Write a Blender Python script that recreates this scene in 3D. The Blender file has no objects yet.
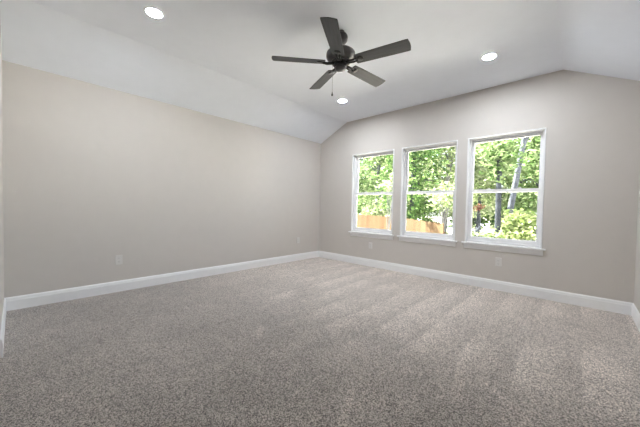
import bpy, bmesh, math, random
from mathutils import Vector, Matrix

random.seed(7)
SC = bpy.context.scene
COL = SC.collection
PI = math.pi

# ---------------------------------------------------------------- camera, world, sun, lights, exposure
YAW, PITCH, ROLL = 0.75104, -0.0243, 0.01856
CAM = Vector((4.1, -4.3842, 1.0857))
fwd = Vector((-math.sin(YAW) * math.cos(PITCH), math.cos(YAW) * math.cos(PITCH), math.sin(PITCH)))
right = fwd.cross(Vector((0, 0, 1))).normalized()
up = right.cross(fwd)
r2 = math.cos(ROLL) * right + math.sin(ROLL) * up
u2 = -math.sin(ROLL) * right + math.cos(ROLL) * up
cd = bpy.data.cameras.new('camera')
cd.sensor_fit = 'HORIZONTAL'
cd.sensor_width = 36
cd.lens = 277.36 * 36 / 640
cd.clip_start = 0.03
cam = bpy.data.objects.new('camera', cd)
COL.objects.link(cam)
M = Matrix.Identity(4)
for i in range(3):
    M[i][0], M[i][1], M[i][2], M[i][3] = r2[i], u2[i], -fwd[i], CAM[i]
cam.matrix_world = M
SC.camera = cam

SC.view_settings.view_transform = 'Standard'
SC.view_settings.look = 'None'
SC.view_settings.gamma = 1
SC.view_settings.use_curve_mapping = False
SC.view_settings.exposure = 0.0
SC.cycles.max_bounces = 14
SC.cycles.diffuse_bounces = 8
SC.cycles.transparent_max_bounces = 16
SC.cycles.sample_clamp_indirect = 0

world = bpy.data.worlds.new('sky')
SC.world = world
world.use_nodes = True
wt = world.node_tree
wt.nodes.clear()
w_out = wt.nodes.new('ShaderNodeOutputWorld')
w_bg = wt.nodes.new('ShaderNodeBackground')
w_sky = wt.nodes.new('ShaderNodeTexSky')
w_sky.sky_type = 'NISHITA'
w_sky.sun_disc = False
w_sky.sun_elevation = math.radians(52)
w_sky.sun_rotation = math.radians(200)
w_sky.air_density = 1.0
w_sky.dust_density = 2.0
w_hsv = wt.nodes.new('ShaderNodeHueSaturation')
w_hsv.inputs['Saturation'].default_value = 0.55
wt.links.new(w_sky.outputs[0], w_hsv.inputs['Color'])
wt.links.new(w_hsv.outputs[0], w_bg.inputs['Color'])
w_bg.inputs['Strength'].default_value = 0.9
wt.links.new(w_bg.outputs[0], w_out.inputs[0])

sl = bpy.data.lights.new('sun', 'SUN')
sl.energy = 92.0
sl.angle = math.radians(0.6)
sl.color = (1.0, 0.96, 0.88)
sun = bpy.data.objects.new('sun', sl)
COL.objects.link(sun)
sun.rotation_euler = Vector((0.60, 0.05, -0.80)).to_track_quat('-Z', 'Y').to_euler()

LAMP = 690.0      # strength of each downlight's lens

# ---------------------------------------------------------------- room numbers (metres)
W, LC, YR = 4.548, 4.515, -5.05
H, HF = 2.44, 2.7655
X1, X2 = 0.690, 3.915
WS, WT = 0.618, 2.110
WIN = [(0.846, 1.736), (1.876, 2.762), (2.896, 3.777)]
TW = 0.15
XC = 1.21
SK = 0.0133        # the short wall is not quite square to the left wall


def zc(x):
    if x <= X1:
        return H + (HF - H) * x / X1
    if x >= X2:
        return HF + (H - HF) * (x - X2) / (W - X2)
    return HF


# ---------------------------------------------------------------- materials
def new_mat(name):
    m = bpy.data.materials.new(name)
    m.use_nodes = True
    nt = m.node_tree
    return m, nt, nt.nodes['Principled BSDF']


def L(nt, a, b):
    nt.links.new(a, b)


def N(nt, kind, **kw):
    n = nt.nodes.new(kind)
    for k, v in kw.items():
        setattr(n, k, v)
    return n


def plain(name, col, rough=0.5, spec=0.4, metal=0.0, noise=0.0, scale=60.0, bump=0.0, bscale=200.0):
    m, nt, b = new_mat(name)
    b.inputs['Roughness'].default_value = rough
    b.inputs['Specular IOR Level'].default_value = spec
    b.inputs['Metallic'].default_value = metal
    b.inputs['Base Color'].default_value = (*col, 1)
    tc = N(nt, 'ShaderNodeTexCoord')
    if noise:
        nz = N(nt, 'ShaderNodeTexNoise')
        nz.inputs['Scale'].default_value = scale
        nz.inputs['Detail'].default_value = 3
        L(nt, tc.outputs['Object'], nz.inputs['Vector'])
        cr = N(nt, 'ShaderNodeValToRGB')
        cr.color_ramp.elements[0].position = 0.3
        cr.color_ramp.elements[1].position = 0.7
        cr.color_ramp.elements[0].color = (*[c * (1 - noise) for c in col], 1)
        cr.color_ramp.elements[1].color = (*[min(1, c * (1 + noise)) for c in col], 1)
        L(nt, nz.outputs['Fac'], cr.inputs[0])
        L(nt, cr.outputs[0], b.inputs['Base Color'])
    if bump:
        nb = N(nt, 'ShaderNodeTexNoise')
        nb.inputs['Scale'].default_value = bscale
        L(nt, tc.outputs['Object'], nb.inputs['Vector'])
        bp = N(nt, 'ShaderNodeBump')
        bp.inputs['Strength'].default_value = bump
        bp.inputs['Distance'].default_value = 0.002
        L(nt, nb.outputs['Fac'], bp.inputs['Height'])
        L(nt, bp.outputs[0], b.inputs['Normal'])
    return m


M_WALL = plain('greige_wall_paint', (0.60, 0.568, 0.532), 0.75, 0.2, noise=0.01, scale=8, bump=0.06, bscale=300)
M_CEIL = plain('white_ceiling_paint', (0.825, 0.857, 0.915), 0.9, 0.1, noise=0.01, scale=8, bump=0.08, bscale=260)
M_TRIM = plain('white_trim_paint', (0.84, 0.845, 0.85), 0.35, 0.45, noise=0.01, scale=20)
M_VINYL = plain('white_vinyl', (0.86, 0.86, 0.87), 0.4, 0.4, noise=0.01, scale=20)
M_PLATE = plain('white_plastic', (0.66, 0.645, 0.62), 0.35, 0.5, noise=0.01, scale=40)
M_SLOT = plain('dark_slot', (0.08, 0.08, 0.08), 0.6, 0.3, noise=0.1)
M_BLACK = plain('matte_black_metal', (0.022, 0.022, 0.022), 0.35, 0.5, metal=0.3, noise=0.15, scale=40)
M_MOTOR = plain('dark_bronze_metal', (0.085, 0.083, 0.082), 0.30, 0.5, metal=0.35, noise=0.12, scale=30)
M_CHAIN = plain('dark_chain_metal', (0.12, 0.12, 0.12), 0.35, 0.5, metal=0.8, noise=0.1)
M_RING = plain('white_lamp_ring', (0.85, 0.85, 0.85), 0.4, 0.3, noise=0.01)


def blade_mat():
    m, nt, b = new_mat('dark_grey_wood_blade')
    tc = N(nt, 'ShaderNodeTexCoord')
    mp = N(nt, 'ShaderNodeMapping')
    mp.inputs['Scale'].default_value = (6, 90, 90)
    L(nt, tc.outputs['Object'], mp.inputs[0])
    nz = N(nt, 'ShaderNodeTexNoise')
    nz.inputs['Scale'].default_value = 1.0
    nz.inputs['Detail'].default_value = 4
    L(nt, mp.outputs[0], nz.inputs['Vector'])
    cr = N(nt, 'ShaderNodeValToRGB')
    cr.color_ramp.elements[0].position = 0.25
    cr.color_ramp.elements[1].position = 0.75
    cr.color_ramp.elements[0].color = (0.038, 0.039, 0.041, 1)
    cr.color_ramp.elements[1].color = (0.074, 0.076, 0.080, 1)
    L(nt, nz.outputs['Fac'], cr.inputs[0])
    L(nt, cr.outputs[0], b.inputs['Base Color'])
    b.inputs['Roughness'].default_value = 0.55
    return m


M_BLADE = blade_mat()


def glass_mat():
    m, nt, b = new_mat('window_glass')
    nt.nodes.remove(b)
    out = nt.nodes['Material Output']
    tr = N(nt, 'ShaderNodeBsdfTransparent')
    tr.inputs[0].default_value = (0.96, 0.975, 0.97, 1)
    gl = N(nt, 'ShaderNodeBsdfGlossy')
    gl.inputs['Roughness'].default_value = 0.02
    fr = N(nt, 'ShaderNodeFresnel')
    fr.inputs['IOR'].default_value = 1.45
    mx = N(nt, 'ShaderNodeMixShader')
    L(nt, fr.outputs[0], mx.inputs[0])
    L(nt, tr.outputs[0], mx.inputs[1])
    L(nt, gl.outputs[0], mx.inputs[2])
    L(nt, mx.outputs[0], out.inputs[0])
    return m


M_GLASS = glass_mat()


def lens_mat():
    m, nt, b = new_mat('lit_lamp_lens')
    b.inputs['Base Color'].default_value = (0.9, 0.9, 0.9, 1)
    b.inputs['Emission Color'].default_value = (0.94, 0.995, 1.06, 1)
    b.inputs['Emission Strength'].default_value = LAMP
    return m


M_LENS = lens_mat()


def carpet_mat():
    m, nt, b = new_mat('taupe_cut_pile_carpet')
    tc = N(nt, 'ShaderNodeTexCoord')
    P = tc.outputs['Object']

    def math2(op, a, bb, clamp=False):
        n = N(nt, 'ShaderNodeMath', operation=op)
        n.use_clamp = clamp
        for i, v in enumerate((a, bb)):
            if v is None:
                continue
            if isinstance(v, (int, float)):
                n.inputs[i].default_value = v
            else:
                L(nt, v, n.inputs[i])
        return n.outputs[0]

    def mrange(v, a, bb, c=0.0, d=1.0):
        n = N(nt, 'ShaderNodeMapRange')
        n.interpolation_type = 'SMOOTHSTEP'
        L(nt, v, n.inputs['Value'])
        for k, x in zip(('From Min', 'From Max', 'To Min', 'To Max'), (a, bb, c, d)):
            n.inputs[k].default_value = x
        return n.outputs[0]

    def noise(scale, detail=2, vec=None, rough=0.5):
        n = N(nt, 'ShaderNodeTexNoise')
        n.inputs['Scale'].default_value = scale
        n.inputs['Detail'].default_value = detail
        n.inputs['Roughness'].default_value = rough
        L(nt, vec or P, n.inputs['Vector'])
        return n.outputs['Fac']

    # tufts: yarn tips of mixed shades
    fine = noise(215, 3, rough=0.7)
    vor = N(nt, 'ShaderNodeTexVoronoi')
    vor.inputs['Scale'].default_value = 245
    L(nt, P, vor.inputs['Vector'])
    sepc = N(nt, 'ShaderNodeSeparateColor')
    L(nt, vor.outputs['Color'], sepc.inputs[0])
    tuft = math2('ADD', math2('MULTIPLY', fine, 0.6), math2('MULTIPLY', sepc.outputs[0], 0.4))
    cr = N(nt, 'ShaderNodeValToRGB')
    e = cr.color_ramp.elements
    e[0].position, e[0].color = 0.40, (0.052, 0.040, 0.033, 1)
    e[1].position, e[1].color = 0.60, (0.720, 0.638, 0.572, 1)
    e2 = cr.color_ramp.elements.new(0.5)
    e2.color = (0.292, 0.251, 0.224, 1)
    L(nt, tuft, cr.inputs[0])

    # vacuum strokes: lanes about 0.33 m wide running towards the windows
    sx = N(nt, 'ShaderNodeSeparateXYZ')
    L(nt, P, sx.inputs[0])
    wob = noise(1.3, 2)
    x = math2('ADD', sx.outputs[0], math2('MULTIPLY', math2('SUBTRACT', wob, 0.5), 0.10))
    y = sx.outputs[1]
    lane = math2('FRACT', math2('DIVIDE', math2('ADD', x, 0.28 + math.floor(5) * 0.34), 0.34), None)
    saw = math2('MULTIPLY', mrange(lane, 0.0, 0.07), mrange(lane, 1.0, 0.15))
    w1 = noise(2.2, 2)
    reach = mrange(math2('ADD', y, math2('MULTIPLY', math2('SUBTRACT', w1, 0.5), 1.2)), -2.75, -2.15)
    grad = mrange(math2('ADD', y, math2('MULTIPLY', math2('SUBTRACT', w1, 0.5), 0.8)), -3.5, -1.0)  # window light painted into the carpet colour, paler towards the windows
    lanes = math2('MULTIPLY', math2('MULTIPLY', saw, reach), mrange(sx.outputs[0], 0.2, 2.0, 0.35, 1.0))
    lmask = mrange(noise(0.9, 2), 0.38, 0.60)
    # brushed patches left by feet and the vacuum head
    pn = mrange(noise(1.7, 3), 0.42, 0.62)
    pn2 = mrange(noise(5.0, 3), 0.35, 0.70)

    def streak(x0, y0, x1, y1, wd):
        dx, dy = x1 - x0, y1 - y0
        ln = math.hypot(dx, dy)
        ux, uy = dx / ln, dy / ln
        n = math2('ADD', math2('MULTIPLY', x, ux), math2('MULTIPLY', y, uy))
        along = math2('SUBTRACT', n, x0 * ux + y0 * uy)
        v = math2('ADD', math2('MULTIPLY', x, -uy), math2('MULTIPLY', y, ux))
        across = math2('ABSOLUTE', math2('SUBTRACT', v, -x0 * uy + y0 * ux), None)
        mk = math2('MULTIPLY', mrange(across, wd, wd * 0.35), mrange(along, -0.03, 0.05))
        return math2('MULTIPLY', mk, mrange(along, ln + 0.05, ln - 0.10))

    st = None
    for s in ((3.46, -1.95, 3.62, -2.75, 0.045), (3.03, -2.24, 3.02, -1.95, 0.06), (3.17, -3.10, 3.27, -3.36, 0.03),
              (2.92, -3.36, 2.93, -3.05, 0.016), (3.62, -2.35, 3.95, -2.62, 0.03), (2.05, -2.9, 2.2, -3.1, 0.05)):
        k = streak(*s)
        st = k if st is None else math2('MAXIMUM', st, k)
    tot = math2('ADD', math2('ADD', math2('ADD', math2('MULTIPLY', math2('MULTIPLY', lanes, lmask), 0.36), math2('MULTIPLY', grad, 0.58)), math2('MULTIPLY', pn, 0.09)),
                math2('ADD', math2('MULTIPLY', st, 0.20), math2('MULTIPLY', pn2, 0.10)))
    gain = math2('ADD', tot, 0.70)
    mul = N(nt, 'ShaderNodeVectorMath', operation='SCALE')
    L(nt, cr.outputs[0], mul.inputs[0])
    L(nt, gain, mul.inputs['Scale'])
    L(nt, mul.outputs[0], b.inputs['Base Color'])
    b.inputs['Roughness'].default_value = 1.0
    b.inputs['Specular IOR Level'].default_value = 0.05
    b.inputs['Sheen Weight'].default_value = 0.5
    bp = N(nt, 'ShaderNodeBump')
    bp.inputs['Strength'].default_value = 0.7
    bp.inputs['Distance'].default_value = 0.008
    L(nt, tuft, bp.inputs['Height'])
    L(nt, bp.outputs[0], b.inputs['Normal'])
    return m


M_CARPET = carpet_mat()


def leaf_mat(name, dark, light):
    m, nt, b = new_mat(name)
    nt.nodes.remove(b)
    out = nt.nodes['Material Output']
    g = N(nt, 'ShaderNodeNewGeometry')
    cr = N(nt, 'ShaderNodeValToRGB')
    cr.color_ramp.elements[0].color = (*dark, 1)
    cr.color_ramp.elements[1].color = (*light, 1)
    L(nt, g.outputs['Random Per Island'], cr.inputs[0])
    d = N(nt, 'ShaderNodeBsdfDiffuse')
    t = N(nt, 'ShaderNodeBsdfTranslucent')
    L(nt, cr.outputs[0], d.inputs[0])
    L(nt, cr.outputs[0], t.inputs[0])
    mx = N(nt, 'ShaderNodeMixShader')
    mx.inputs[0].default_value = 0.4
    L(nt, d.outputs[0], mx.inputs[1])
    L(nt, t.outputs[0], mx.inputs[2])
    L(nt, mx.outputs[0], out.inputs[0])
    return m


M_LEAF = leaf_mat('mid_green_leaves', (0.050, 0.100, 0.026), (0.215, 0.27, 0.135))
M_LEAF_PALE = leaf_mat('pale_green_leaves', (0.130, 0.184, 0.065), (0.284, 0.313, 0.200))
M_LEAF_DARK = leaf_mat('deep_green_leaves', (0.018, 0.052, 0.012), (0.13, 0.20, 0.065))
M_LEAF_YEL = leaf_mat('yellow_green_leaves', (0.11, 0.165, 0.045), (0.27, 0.30, 0.15))
M_LEAF_RED = leaf_mat('reddish_leaves', (0.116, 0.038, 0.023), (0.238, 0.130, 0.091))
M_BARK = plain('grey_bark', (0.07, 0.077, 0.092), 0.9, 0.1, noise=0.35, scale=5)
M_BARK_DARK = plain('dark_grey_bark', (0.03, 0.034, 0.04), 0.9, 0.1, noise=0.4, scale=5)
M_BARK_PALE = plain('pale_bark', (0.13, 0.13, 0.128), 0.9, 0.1, noise=0.15, scale=6)
M_GRASS = plain('pale_sandy_ground', (0.68, 0.65, 0.60), 0.95, 0.05, noise=0.12, scale=3)


def cedar_mat():
    m, nt, b = new_mat('cedar_boards')
    tc = N(nt, 'ShaderNodeTexCoord')
    g = N(nt, 'ShaderNodeNewGeometry')
    cr = N(nt, 'ShaderNodeValToRGB')
    cr.color_ramp.elements[0].color = (0.042, 0.022, 0.009, 1)
    cr.color_ramp.elements[1].color = (0.066, 0.043, 0.021, 1)
    nz = N(nt, 'ShaderNodeTexNoise')
    nz.inputs['Scale'].default_value = 4
    L(nt, tc.outputs['Object'], nz.inputs['Vector'])
    ad = N(nt, 'ShaderNodeMath', operation='MULTIPLY_ADD')
    L(nt, nz.outputs['Fac'], ad.inputs[0])
    ad.inputs[1].default_value = 0.3
    L(nt, g.outputs['Random Per Island'], ad.inputs[2])
    L(nt, ad.outputs[0], cr.inputs[0])
    L(nt, cr.outputs[0], b.inputs['Base Color'])
    b.inputs['Roughness'].default_value = 0.9
    b.inputs['Specular IOR Level'].default_value = 0.1
    return m


M_CEDAR = cedar_mat()


# ---------------------------------------------------------------- mesh helpers
def obj(name, bm, mat, parent=None, smooth=False, loc=None):
    bmesh.ops.recalc_face_normals(bm, faces=bm.faces)
    me = bpy.data.meshes.new(name)
    bm.to_mesh(me)
    bm.free()
    me.materials.append(mat)
    if smooth:
        for p in me.polygons:
            p.use_smooth = True
    o = bpy.data.objects.new(name, me)
    COL.objects.link(o)
    if parent:
        o.parent = parent
    if loc:
        o.location = loc
    return o


def empty(name, loc):
    o = bpy.data.objects.new(name, None)
    o.empty_display_size = 0.1
    o.location = loc
    COL.objects.link(o)
    return o


def tag(o, label, cat, group=None, kind=None):
    o['label'] = label
    o['category'] = cat
    if group:
        o['group'] = group
    if kind:
        o['kind'] = kind
    return o


def struct(o, label=None, cat=None):
    o['kind'] = 'structure'
    if label:
        o['label'] = label
    if cat:
        o['category'] = cat
    return o


def box(bm, a, b, bev=0.0):
    x0, y0, z0 = a
    x1, y1, z1 = b
    vs = [bm.verts.new(p) for p in ((x0, y0, z0), (x1, y0, z0), (x1, y1, z0), (x0, y1, z0),
                                    (x0, y0, z1), (x1, y0, z1), (x1, y1, z1), (x0, y1, z1))]
    fs = [bm.faces.new([vs[i] for i in q]) for q in ((0, 3, 2, 1), (4, 5, 6, 7), (0, 1, 5, 4), (1, 2, 6, 5), (2, 3, 7, 6), (3, 0, 4, 7))]
    if bev:
        es = list({e for f in fs for e in f.edges})
        bmesh.ops.bevel(bm, geom=es, offset=bev, segments=2, affect='EDGES', profile=0.6)
    return vs


def prism(bm, pts, off):
    """polygon pts (3D) extruded by the vector off"""
    off = Vector(off)
    a = [bm.verts.new(Vector(p)) for p in pts]
    b = [bm.verts.new(Vector(p) + off) for p in pts]
    n = len(pts)
    bm.faces.new(a)
    bm.faces.new(b[::-1])
    for i in range(n):
        bm.faces.new((a[i], b[i], b[(i + 1) % n], a[(i + 1) % n]))


def lathe(bm, prof, seg=40, cx=0.0, cy=0.0):
    rings = []
    for r, z in prof:
        if r < 1e-6:
            rings.append([bm.verts.new((cx, cy, z))])
        else:
            rings.append([bm.verts.new((cx + r * math.cos(2 * PI * i / seg), cy + r * math.sin(2 * PI * i / seg), z)) for i in range(seg)])
    for A, B in zip(rings, rings[1:]):
        for i in range(seg):
            j = (i + 1) % seg
            if len(A) == 1 and len(B) == 1:
                continue
            if len(A) == 1:
                bm.faces.new((A[0], B[i], B[j]))
            elif len(B) == 1:
                bm.faces.new((A[i], B[0], A[j]))
            else:
                bm.faces.new((A[i], B[i], B[j], A[j]))
    if len(rings[0]) > 1:
        bm.faces.new(rings[0])
    if len(rings[-1]) > 1:
        bm.faces.new(rings[-1][::-1])


def tube(bm, pts, rad, seg=10):
    pts = [Vector(p) for p in pts]
    if not isinstance(rad, (list, tuple)):
        rad = [rad] * len(pts)
    prev = None
    rings = []
    for i, p in enumerate(pts):
        t = (pts[min(i + 1, len(pts) - 1)] - pts[max(i - 1, 0)]).normalized()
        ref = prev if prev else (Vector((1, 0, 0)) if abs(t.x) < 0.9 else Vector((0, 1, 0)))
        n = (ref - t * ref.dot(t)).normalized()
        prev = n
        b = t.cross(n)
        rings.append([bm.verts.new(p + rad[i] * (math.cos(2 * PI * k / seg) * n + math.sin(2 * PI * k / seg) * b)) for k in range(seg)])
    for A, B in zip(rings, rings[1:]):
        for k in range(seg):
            bm.faces.new((A[k], B[k], B[(k + 1) % seg], A[(k + 1) % seg]))
    bm.faces.new(rings[0])
    bm.faces.new(rings[-1][::-1])


def new():
    return bmesh.new()


# ---------------------------------------------------------------- room shell
bm = new()
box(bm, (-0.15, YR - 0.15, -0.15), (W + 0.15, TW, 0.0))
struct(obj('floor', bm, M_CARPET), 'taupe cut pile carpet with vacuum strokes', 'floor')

bm = new()
pr = [(0, H), (X1, HF), (X2, HF), (W, H)]
T = 0.15
pts = [(-0.15, 0, H - 0.15 * (HF - H) / X1)] + [(x, 0, z) for x, z in pr] + [(W + 0.15, 0, H - 0.15 * (HF - H) / (W - X2)),
       (W + 0.15, 0, HF + T), (-0.15, 0, HF + T)]
prism(bm, [(p[0], YR - 0.15, p[2]) for p in pts], (0, TW - YR + 0.15, 0))
struct(obj('ceiling', bm, M_CEIL), 'white ceiling, flat in the middle and sloping down at both sides', 'ceiling')

bm = new()
box(bm, (-0.15, YR, 0), (0, 0, H))
struct(obj('wall_left', bm, M_WALL), 'blank greige wall on the left', 'wall')

bm = new()
box(bm, (W, YR, 0), (W + 0.15, 0, H))
struct(obj('wall_right', bm, M_WALL), 'greige wall at the far right edge', 'wall')


def wall_piece(bm, xa, xb, z0, z1, y0, y1):
    """z1 None: up to the ceiling"""
    if z1 is None:
        top = [(xb, zc(xb)), (xa, zc(xa))]
    else:
        top = [(xb, z1), (xa, z1)]
    prism(bm, [(xa, y0, z0), (xb, y0, z0)] + [(x, y0, z) for x, z in top], (0, y1 - y0, 0))


bm = new()
wall_piece(bm, -0.15, 0, 0, H - 0.08, 0, TW)
wall_piece(bm, W, W + 0.15, 0, H - 0.08, 0, TW)
xs = [0, X1] + [v for a, b in WIN for v in (a, b)] + [X2, W]
for xa, xb in zip(xs, xs[1:]):
    if (xa, xb) in WIN:
        wall_piece(bm, xa, xb, 0, WS, 0, TW)
        wall_piece(bm, xa, xb, WT, None, 0, TW)
    else:
        wall_piece(bm, xa, xb, 0, None, 0, TW)
struct(obj('wall_back', bm, M_WALL), 'greige wall with the three windows', 'wall')

bm = new()
wall_piece(bm, 0, X1, 0, None, -LC - 0.12, -LC)
wall_piece(bm, X1, XC, 0, None, -LC - 0.12, -LC)
for v in bm.verts:
    v.co.y += SK * v.co.x
struct(obj('wall_front', bm, M_WALL), 'short greige wall end at the left edge of the picture', 'wall')

bm = new()
box(bm, (-0.15, YR - 0.12, 0), (W + 0.15, YR, H - 0.08))
wall_piece(bm, 0, X1, H - 0.08, None, YR - 0.12, YR)
wall_piece(bm, X1, X2, H - 0.08, None, YR - 0.12, YR)
wall_piece(bm, X2, W, H - 0.08, None, YR - 0.12, YR)
struct(obj('wall_rear', bm, M_WALL), 'greige rear wall behind the viewer', 'wall')

# ---------------------------------------------------------------- baseboards
BB = [(0, 0), (0.014, 0), (0.014, 0.098), (0.0115, 0.101), (0.0115, 0.108), (0.010, 0.112), (0.010, 0.119), (0.006, 0.128), (0.003, 0.1335), (0, 0.1335)]


def baseboard(name, fa, fb, label):
    """fa/fb: depth d -> (x, y) of each end of the run"""
    bm = new()
    A = [bm.verts.new((*fa(d), z)) for d, z in BB]
    B = [bm.verts.new((*fb(d), z)) for d, z in BB]
    n = len(BB)
    for i in range(n):
        j = (i + 1) % n
        bm.faces.new((A[i], B[i], B[j], A[j]))
    bm.faces.new(A)
    bm.faces.new(B[::-1])
    return struct(obj(name, bm, M_TRIM), label, 'baseboard')


baseboard('baseboard_left', lambda d: (d, -LC + d), lambda d: (d, -d), 'white baseboard along the blank left wall')
baseboard('baseboard_back', lambda d: (d, -d), lambda d: (W - d, -d), 'white baseboard under the three windows')
baseboard('baseboard_right', lambda d: (W - d, -d), lambda d: (W - d, YR), 'white baseboard at the far right edge')
baseboard('baseboard_front', lambda d: (d, -LC + d), lambda d: (XC, -LC + d + SK * XC), 'white baseboard end at the left edge')


# ---------------------------------------------------------------- windows
def ring_frame(bm, a, b, z0, z1, y0, y1, l, r, bt, tp, bev=0.0):
    """rectangular frame made of four members, mitred into one body of four boxes"""
    box(bm, (a, y0, z0), (a + l, y1, z1), bev)
    box(bm, (b - r, y0, z0), (b, y1, z1), bev)
    if bt:
        box(bm, (a + l, y0, z0), (b - r, y1, z0 + bt), bev)
    if tp:
        box(bm, (a + l, y0, z1 - tp), (b - r, y1, z1), bev)


WLAB = ['leftmost white double hung window, cedar fence across its lower sash',
        'middle white double hung window between two others, fence at its lower left',
        'rightmost white double hung window, trees only behind its panes']
for i, (a, b) in enumerate(WIN):
    g = 0.0015
    root = empty('window_%d' % (i + 1), ((a + b) / 2, 0, WS))
    struct(root, WLAB[i], 'window')
    ox, oz = (a + b) / 2, WS

    def put(name, bm, mat, parent=root, org=(0, 0, 0)):
        bmesh.ops.translate(bm, verts=bm.verts, vec=(-ox - org[0], -org[1], -oz - org[2]))
        o = obj(name, bm, mat, parent)
        o.location = org
        return o

    a2, b2, t2 = a + g, b - g, WT - g
    s0 = WS + 0.002
    bm = new()                                     # jamb liner: sides and head, its edge a thin white line on the wall
    ring_frame(bm, a2, b2, s0, t2, -0.004, 0.0632, 0.015, 0.015, 0, 0.015, 0.0015)
    put('jamb_liner', bm, M_TRIM)
    bm = new()                                     # vinyl master frame
    ring_frame(bm, a2, b2, s0, t2, 0.063, 0.146, 0.028, 0.028, 0.026, 0.026, 0.002)
    put('window_frame', bm, M_VINYL)
    zm = 1.352
    fa, fb, f0, f1 = a2 + 0.0285, b2 - 0.0285, s0 + 0.0265, t2 - 0.0265
    bm = new()
    ring_frame(bm, fa, fb, zm - 0.022, f1, 0.112, 0.138, 0.034, 0.034, 0.036, 0.030, 0.003)
    us = put('upper_sash', bm, M_VINYL)
    bm = new()
    box(bm, (fa + 0.03, 0.123, zm + 0.010), (fb - 0.03, 0.127, f1 - 0.027))
    put('glass_pane', bm, M_GLASS, us)
    bm = new()
    ring_frame(bm, fa, fb, f0, zm + 0.022, 0.072, 0.104, 0.034, 0.034, 0.048, 0.038, 0.003)
    ls = put('lower_sash', bm, M_VINYL)
    bm = new()
    box(bm, (fa + 0.03, 0.089, f0 + 0.044), (fb - 0.03, 0.093, zm - 0.012))
    put('glass_pane', bm, M_GLASS, ls)
    for xl in (a + (b - a) * 0.3, a + (b - a) * 0.7):
        bm = new()
        box(bm, (xl - 0.025, 0.074, zm + 0.0225), (xl + 0.025, 0.102, zm + 0.030), 0.002)
        box(bm, (xl - 0.006, 0.066, zm + 0.030), (xl + 0.018, 0.098, zm + 0.038), 0.002)
        put('sash_lock', bm, M_VINYL, ls)
    bm = new()
    ring_frame(bm, fa + 0.036, fb - 0.036, f0 + 0.050, zm - 0.018, 0.085, 0.0885, 0.004, 0.004, 0.004, 0.004)
    put('glazing_bead', bm, M_VINYL, ls)
    # stool and apron
    bm = new()
    box(bm, (a - 0.036, -0.038, WS - 0.020), (b + 0.036, -0.0005, WS + 0.0015), 0.004)
    box(bm, (a2, -0.0005, WS + 0.0003), (b2, 0.0628, WS + 0.0015))
    put('window_stool', bm, M_TRIM)
    bm = new()
    prism(bm, [(a - 0.012, 0, WS - 0.0205), (a - 0.012, -0.010, WS - 0.0205), (a - 0.012, -0.010, WS - 0.062), (a - 0.012, -0.007, WS - 0.075),
               (a - 0.012, -0.004, WS - 0.088), (a - 0.012, 0, WS - 0.090)], (b - a + 0.024, 0, 0))
    put('apron', bm, M_TRIM)


# ---------------------------------------------------------------- electrical outlets
def outlet(loc, rz, label):
    root = empty('wall_outlet', loc)
    root.rotation_euler = (0, 0, rz)
    tag(root, label, 'outlet', 'duplex outlets along the walls')
    bm = new()
    box(bm, (-0.036, -0.0065, -0.058), (0.036, -0.0003, 0.058), 0.0025)
    obj('cover_plate', bm, M_PLATE, root)
    for zz in (-0.0205, 0.0205):
        bm = new()
        n = 20
        pp = []
        for k in range(n):
            t = 2 * PI * k / n
            pp.append((max(-0.0165, min(0.0165, 0.0195 * math.cos(t))), -0.0067, zz + 0.0145 * math.sin(t)))
        prism(bm, pp, (0, -0.0018, 0))
        rc = obj('receptacle', bm, M_PLATE, root)
        bm = new()
        box(bm, (-0.0075, -0.0088, zz - 0.002), (-0.0055, -0.0084, zz + 0.007))
        box(bm, (0.0055, -0.0088, zz - 0.001), (0.0075, -0.0084, zz + 0.006))
        box(bm, (-0.002, -0.0088, zz - 0.0095), (0.002, -0.0084, zz - 0.0055))
        obj('socket_slot', bm, M_SLOT, rc)
    bm = new()
    tube(bm, [(0, -0.0064, 0), (0, -0.0075, 0)], 0.003, 10)
    obj('screw', bm, M_PLATE, root)


outlet((0, -3.587, 0.390), PI / 2, 'white outlet low on the left wall, nearest the viewer')
outlet((0, -0.624, 0.405), PI / 2, 'small white outlet low on the left wall close to the far corner')
outlet((1.300, 0, 0.387), 0, 'white outlet low under the leftmost window')
outlet((3.325, 0, 0.385), 0, 'white outlet low under the rightmost window')


# ---------------------------------------------------------------- recessed downlights
def downlight(x, y, label):
    root = empty('recessed_downlight', (x, y, HF))
    tag(root, label, 'ceiling light', 'recessed downlights around the fan')
    bm = new()
    prof = [(0.060, -0.0005), (0.080, -0.0005), (0.080, -0.0025), (0.077, -0.0045), (0.064, -0.006), (0.060, -0.005)]
    seg = 40
    rings = [[bm.verts.new((r * math.cos(2 * PI * k / seg), r * math.sin(2 * PI * k / seg), z)) for k in range(seg)] for r, z in prof]
    for q in range(len(rings)):
        A, B = rings[q], rings[(q + 1) % len(rings)]
        for k in range(seg):
            bm.faces.new((A[k], B[k], B[(k + 1) % seg], A[(k + 1) % seg]))
    obj('trim_ring', bm, M_RING, root, True)
    bm = new()
    lathe(bm, [(0.0595, -0.0008), (0.0595, -0.0035), (0.04, -0.0045), (0, -0.005)], 40)
    obj('lamp_lens', bm, M_LENS, root, True)


downlight(1.315, -3.588, 'lit round downlight at upper left, farthest from the windows')
downlight(3.330, -0.885, 'lit round downlight right of the fan, over the rightmost window')
downlight(1.315, -0.931, 'lit round downlight nearest the far corner, below the fan in the picture')

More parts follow.
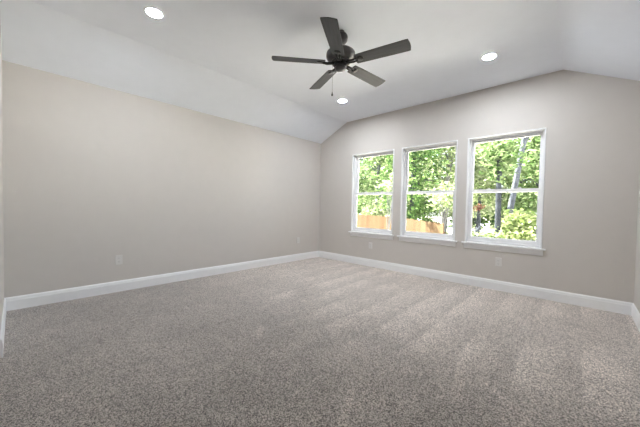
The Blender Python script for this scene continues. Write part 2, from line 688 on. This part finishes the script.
# ---------------------------------------------------------------- ceiling fan
FX, FY, ZB = 2.3857, -2.298, 2.4657 - HF       # blade plane relative to the ceiling
fan = empty('ceiling_fan', (FX, FY, HF))
tag(fan, 'dark five blade ceiling fan hanging from the middle of the white ceiling', 'ceiling fan')
bm = new()
lathe(bm, [(0.030, -0.0005), (0.036, -0.018), (0.054, -0.032), (0.064, -0.048), (0.066, -0.068), (0.060, -0.092), (0.044, -0.112), (0.022, -0.124), (0.0, -0.125)], 40)
obj('canopy', bm, M_MOTOR, fan, True)
bm = new()
tube(bm, [(0, 0, -0.118), (0, 0, -0.192)], 0.015, 20)
lathe(bm, [(0.024, -0.172), (0.030, -0.177), (0.030, -0.188), (0.0, -0.189)], 24)
obj('downrod', bm, M_BLACK, fan, True)
bm = new()
lathe(bm, [(0.0, -0.189), (0.060, -0.190), (0.110, -0.193), (0.128, -0.198), (0.137, -0.208), (0.139, -0.220), (0.139, -0.242),
           (0.133, -0.258), (0.117, -0.272), (0.096, -0.281), (0.0, -0.284)], 48)
obj('motor_housing', bm, M_MOTOR, fan, True)
bm = new()
lathe(bm, [(0.0, -0.2845), (0.088, -0.2845), (0.090, -0.288), (0.090, -0.300), (0.084, -0.304), (0.0, -0.305)], 40)
obj('flywheel', bm, M_BLACK, fan, True)
bm = new()
lathe(bm, [(0.0, -0.305), (0.058, -0.305), (0.064, -0.310), (0.064, -0.332), (0.060, -0.339), (0.0, -0.340)], 40)
sw = obj('switch_housing', bm, M_BLACK, fan, True)
bm = new()
lathe(bm, [(0.0, -0.340), (0.054, -0.340), (0.056, -0.346), (0.052, -0.359), (0.042, -0.369), (0.024, -0.375), (0.0, -0.376)], 40)
obj('bottom_cap', bm, M_MOTOR, sw, True)

ALPHA = math.radians(-12)
for k in range(5):
    th = 5.253 + k * 2 * PI / 5
    Rz = Matrix.Rotation(th, 4, 'Z')
    Rx = Matrix.Rotation(ALPHA, 4, 'X')
    Mt = Matrix.Translation((0, 0, ZB)) @ Rz @ Rx
    # outline of the blade in its own plane: x outwards, y across
    r0, r1 = 0.152, 0.655
    out = [(r0 + 0.006, -0.0570), (r0 + 0.10, -0.0600), (r0 + 0.30, -0.0645), (r1 - 0.030, -0.0670), (r1 - 0.012, -0.0655)]
    for q in range(7):
        s = -1 + 2 * (q + 0.5) / 7
        out.append((r1 - 0.010 * s * s - 0.002, 0.062 * s))
    out += [(r1 - 0.012, 0.0655), (r1 - 0.030, 0.0670), (r0 + 0.30, 0.0645), (r0 + 0.10, 0.0600), (r0 + 0.006, 0.0570), (r0, 0.048), (r0 - 0.002, 0.0), (r0, -0.048)]
    bm = new()
    prism(bm, [(x, y, -0.003) for x, y in out], (0, 0, 0.006))
    bl = obj('blade', bm, M_BLADE, fan)
    bl.matrix_local = Mt
    # bracket (blade iron) under the blade root, reaching in to the flywheel
    bm = new()
    pl = []
    for q in range(24):
        t = 2 * PI * q / 24
        pl.append((0.196 + 0.036 * math.cos(t), 0.034 * math.sin(t) * (1 + 0.15 * math.cos(t)), -0.0075))
    prism(bm, pl, (0, 0, 0.004))
    for s in (-1, 1):
        tube(bm, [(0.066, 0.009 * s, -0.004), (0.095, 0.010 * s, -0.008), (0.130, 0.014 * s, -0.011), (0.175, 0.016 * s, -0.0065)], [0.011, 0.0105, 0.010, 0.006], 8)
        tube(bm, [(0.205, 0.016 * s, -0.0074), (0.205, 0.016 * s, -0.0105)], 0.005, 10)
    tube(bm, [(0.178, 0, -0.0074), (0.178, 0, -0.0105)], 0.005, 10)
    br = obj('blade_bracket', bm, M_BLACK, bl, True)

# pull chain: hangs from the camera-left side of the switch housing
cdir = Vector((-0.774, -0.633, 0))             # camera-left, level
c0 = cdir * 0.060
c1 = cdir * 0.075
bm = new()
tube(bm, [(c0.x, c0.y, -0.325), (c1.x, c1.y, -0.327)], 0.005, 10)
tube(bm, [(c1.x, c1.y, -0.325), (c1.x, c1.y, -0.574)], 0.0011, 6)
nb = 40
for q in range(nb):
    z = -0.342 - q * (0.574 - 0.342) / nb
    m4 = Matrix.Translation((c1.x, c1.y, z))
    bmesh.ops.create_icosphere(bm, subdivisions=1, radius=0.0019, matrix=m4)
ch = obj('pull_chain', bm, M_CHAIN, fan, True)
bm = new()
lathe(bm, [(0.0, -0.572), (0.003, -0.573), (0.004, -0.580), (0.0075, -0.596), (0.0085, -0.604), (0.006, -0.610), (0.0, -0.612)], 20, c1.x, c1.y)
obj('chain_pull', bm, M_BLACK, ch, True)

# ---------------------------------------------------------------- outdoors
GZ = -1.15
bm = new()
n = 24
x0, x1_, y0, y1_ = -45.0, 30.0, TW + 0.05, 60.0
grid = [[bm.verts.new((x0 + (x1_ - x0) * i / n, y0 + (y1_ - y0) * j / n, GZ + (0.25 * math.sin(i * 1.3) * math.sin(j * 0.9) if j > 8 else 0) + max(0, j - 8) * 0.03)) for j in range(n + 1)] for i in range(n + 1)]
for i in range(n):
    for j in range(n):
        bm.faces.new((grid[i][j], grid[i + 1][j], grid[i + 1][j + 1], grid[i][j + 1]))
struct(obj('ground', bm, M_GRASS), 'pale sandy ground outside the windows', 'ground')


def fence(p0, p1, label):
    p0, p1 = Vector((*p0, GZ)), Vector((*p1, GZ))
    d = p1 - p0
    ln = d.length
    d.normalize()
    root = empty('wood_fence', p0)
    root.rotation_euler = (0, 0, math.atan2(d.y, d.x))
    tag(root, label, 'fence', 'cedar fence runs')
    bm = new()
    x = 0.0
    rnd = random.Random(int(ln * 100))
    while x < ln - 0.05:
        top = 1.85 + rnd.uniform(-0.012, 0.012)
        w = 0.138
        prism(bm, [(x, -0.010, 0.03), (x + w, -0.010, 0.03), (x + w, -0.010, top - 0.03), (x + w - 0.03, -0.010, top), (x + 0.03, -0.010, top), (x, -0.010, top - 0.03)], (0, 0.018, 0))
        x += 0.143
    obj('picket_boards', bm, M_CEDAR, root)
    for z in (0.35, 0.95, 1.55):
        bm = new()
        box(bm, (0, 0.009, z), (ln, 0.047, z + 0.085))
        obj('rail', bm, M_CEDAR, root)
    x = 0.0
    while x < ln + 0.1:
        bm = new()
        box(bm, (min(x, ln - 0.09), 0.048, 0), (min(x, ln - 0.09) + 0.09, 0.138, 1.78), 0.004)
        obj('post', bm, M_CEDAR, root)
        x += 2.4
    return root


fence((-9.6, 10.80), (-1.52, 6.58), 'cedar picket fence run across the leftmost window')
fence((-1.50, 6.50), (1.50, 3.22), 'cedar picket fence run angling in across the middle window')


def leaves(bm, c, rx, ry, rz, ncl, per, size, rnd, spread=0.55):
    for _ in range(ncl):
        while True:
            p = Vector((rnd.uniform(-1, 1), rnd.uniform(-1, 1), rnd.uniform(-1, 1)))
            if 0.25 < p.length < 1:
                break
        cc = Vector((c[0] + p.x * rx, c[1] + p.y * ry, c[2] + p.z * rz))
        for _ in range(per):
            q = cc + Vector((rnd.gauss(0, spread), rnd.gauss(0, spread), rnd.gauss(0, spread * 0.6)))
            s = size * rnd.uniform(0.6, 1.35)
            ax = Vector((rnd.gauss(0, 1), rnd.gauss(0, 1), rnd.gauss(0, 0.5))).normalized()
            nn = Vector((rnd.gauss(0, 0.7), rnd.gauss(0, 0.7) - 0.4, rnd.gauss(0.7, 0.5)))
            sd = ax.cross(nn)
            if sd.length < 1e-3:
                continue
            sd.normalize()
            nn = sd.cross(ax)
            a = bm.verts.new(q - ax * s * 0.5)
            b = bm.verts.new(q + ax * s * 0.5)
            l = bm.verts.new(q + sd * s * 0.30 + nn * s * 0.08 - ax * s * 0.06)
            r = bm.verts.new(q - sd * s * 0.30 + nn * s * 0.08 - ax * s * 0.06)
            bm.faces.new((a, l, b))
            bm.faces.new((a, b, r))


def tree(name, x, y, h, tr, lean, crown, leafm, bark, label, ncl=60, per=55, size=0.22, spread=0.5, seed=1, cat='tree', group='trees beyond the windows', base=None):
    """crown: (centre height, rx, ry, rz) relative to the trunk foot"""
    rnd = random.Random(seed)
    gz = GZ - 0.05 if base is None else base
    root = empty(name, (x, y, gz))
    tag(root, label, cat, group)
    bm = new()
    n = 8
    P = []
    for k in range(n + 1):
        t = k / n
        P.append(Vector((lean[0] * t + 0.05 * math.sin(3 * t + seed), lean[1] * t, h * t)))
    tube(bm, P, [tr * (1 - 0.7 * k / n) * (1.25 if k == 0 else 1) for k in range(n + 1)], 10)
    cz, rx, ry, rz = crown
    top = Vector((lean[0] * min(1, cz / h), lean[1] * min(1, cz / h), cz))
    for q in range(7):
        t = rnd.uniform(0.35, 0.9)
        a = P[int(t * n)]
        ang = rnd.uniform(0, 2 * PI)
        e = Vector((top.x + math.cos(ang) * rx * 0.7, top.y + math.sin(ang) * ry * 0.7, max(a.z + 0.3, cz + rnd.uniform(-0.5, 0.6) * rz)))
        m = (a + e) / 2 + Vector((0, 0, 0.2))
        tube(bm, [a, m, e], [tr * 0.38, tr * 0.24, tr * 0.08], 6)
    obj('trunk', bm, bark, root, True)
    bm = new()
    leaves(bm, top, rx, ry, rz, ncl, per, size, rnd, spread)
    o = bpy.data.objects.new('foliage', bpy.data.meshes.new('foliage'))
    bm.to_mesh(o.data)
    bm.free()
    o.data.materials.append(leafm)
    COL.objects.link(o)
    o.parent = root
    return root


# front row
tree('leafy_tree', -6.38, 12.65, 9.5, 0.16, (0.3, 0), (5.0, 2.5, 2.2, 3.6), M_LEAF, M_BARK, 'bushy green tree behind the fence in the leftmost window', 75, 58, 0.26, 0.36, 11)
tree('leafy_tree', -2.16, 9.25, 9, 0.17, (0, 0), (3.9, 1.5, 1.6, 3.0), M_LEAF_DARK, M_BARK_DARK, 'deep green tree at the left side of the middle window', 60, 56, 0.21, 0.32, 12)
tree('leafy_tree', -1.58, 12.17, 10, 0.14, (0.3, 0), (5.4, 1.6, 1.6, 3.4), M_LEAF_PALE, M_BARK_PALE, 'pale sunlit tree at the right side of the middle window', 55, 58, 0.24, 0.34, 13)
tree('tall_tree', 1.79, 8.00, 12, 0.115, (0.02, 0), (4.35, 0.55, 0.6, 0.8), M_LEAF, M_BARK_DARK, 'tree with straight dark trunk left of centre in the rightmost window', 14, 55, 0.19, 0.24, 14)
tree('tall_tree', 1.57, 10.00, 13, 0.135, (1.9, 0.2), (10.5, 1.5, 1.5, 2.2), M_LEAF, M_BARK, 'tree with leaning blue grey trunk in the upper rightmost window', 26, 40, 0.26, 0.36, 15)
tree('leafy_tree', 2.81, 12.07, 9, 0.12, (0, 0), (4.5, 1.5, 1.5, 3.2), M_LEAF, M_BARK_DARK, 'mid green tree at the right side of the rightmost window', 65, 58, 0.22, 0.34, 16)
tree('leafy_tree', -0.42, 15.10, 9, 0.12, (0, 0), (4.6, 1.5, 1.5, 2.9), M_LEAF_PALE, M_BARK, 'pale green tree at the left side of the rightmost window', 50, 58, 0.24, 0.32, 17)
tree('leafy_tree', 4.0, 16.0, 9, 0.13, (0, 0), (4.6, 1.7, 1.6, 3.3), M_LEAF, M_BARK_DARK, 'green tree peeping past the right frame of the rightmost window', 55, 58, 0.23, 0.34, 18)
# low growth
tree('shrub', 2.58, 8.53, 1.7, 0.05, (0, 0), (1.35, 0.65, 0.7, 0.85), M_LEAF_YEL, M_BARK_DARK, 'yellow green shrub low in the rightmost window', 26, 50, 0.19, 0.22, 21, 'shrub', 'shrubs beyond the windows')
tree('shrub', 1.18, 7.77, 1.6, 0.05, (0, 0), (0.9, 0.7, 0.7, 0.7), M_LEAF_PALE, M_BARK, 'pale shrub at the lower left of the rightmost window', 16, 45, 0.18, 0.22, 22, 'shrub', 'shrubs beyond the windows')
tree('shrub', 0.48, 10.69, 2.5, 0.05, (0, 0), (2.4, 0.22, 0.22, 0.2), M_LEAF_RED, M_BARK_DARK, 'reddish leaved shrub glimpsed at the left of the rightmost window', 3, 14, 0.16, 0.12, 23, 'shrub', 'shrubs beyond the windows')
tree('shrub', -4.87, 10.29, 2.4, 0.05, (0, 0), (2.1, 0.8, 0.7, 0.6), M_LEAF_PALE, M_BARK, 'pale shrub just above the fence in the leftmost window', 16, 40, 0.2, 0.22, 24, 'shrub', 'shrubs beyond the windows')
tree('sapling', -0.56, 3.55, 3.1, 0.045, (0.34, 0.1), (3.15, 0.35, 0.35, 0.3), M_LEAF_PALE, M_BARK_PALE, 'slim pale leaning sapling before the fence in the leftmost window', 6, 30, 0.15, 0.18, 25, 'sapling', 'saplings beyond the windows')
tree('sapling', 0.69, 5.55, 2.6, 0.06, (-0.05, 0), (2.75, 0.55, 0.5, 0.45), M_LEAF_PALE, M_BARK_PALE, 'slim pale trunked sapling at the right of the middle window', 12, 35, 0.17, 0.2, 26, 'sapling', 'saplings beyond the windows')
# the wood behind
BACK = [(-13.09, 17.72, M_LEAF_DARK, 'deep green woodland tree far behind the left edge of the leftmost window'),
        (-15.73, 26.85, M_LEAF, 'woodland tree far behind the centre of the leftmost window'),
        (-8.75, 20.49, M_LEAF_PALE, 'woodland tree far behind the pier between leftmost and middle windows'),
        (-10.05, 29.80, M_LEAF, 'woodland tree far behind the centre of the middle window'),
        (-3.27, 22.63, M_LEAF_DARK, 'woodland tree far behind the pier between middle and rightmost windows'),
        (-3.10, 31.91, M_LEAF_PALE, 'woodland tree far behind the left half of the rightmost window'),
        (0.44, 23.38, M_LEAF, 'woodland tree far behind the centre of the rightmost window'),
        (4.6, 25.5, M_LEAF_PALE, 'woodland tree farther right, cut off by the right frame of the rightmost window'),
        (2.09, 32.56, M_LEAF_DARK, 'woodland tree far behind the right edge of the rightmost window')]
for q, (tx, ty, lm, lab) in enumerate(BACK):
    tree('woodland_tree', tx, ty, 12.0, 0.22, (0.2, 0), (5.0, 2.3, 2.1, 5.0), lm, M_BARK_DARK, lab, 95, 55, 0.36, 0.42, 40 + q, 'tree', 'woodland trees far behind')
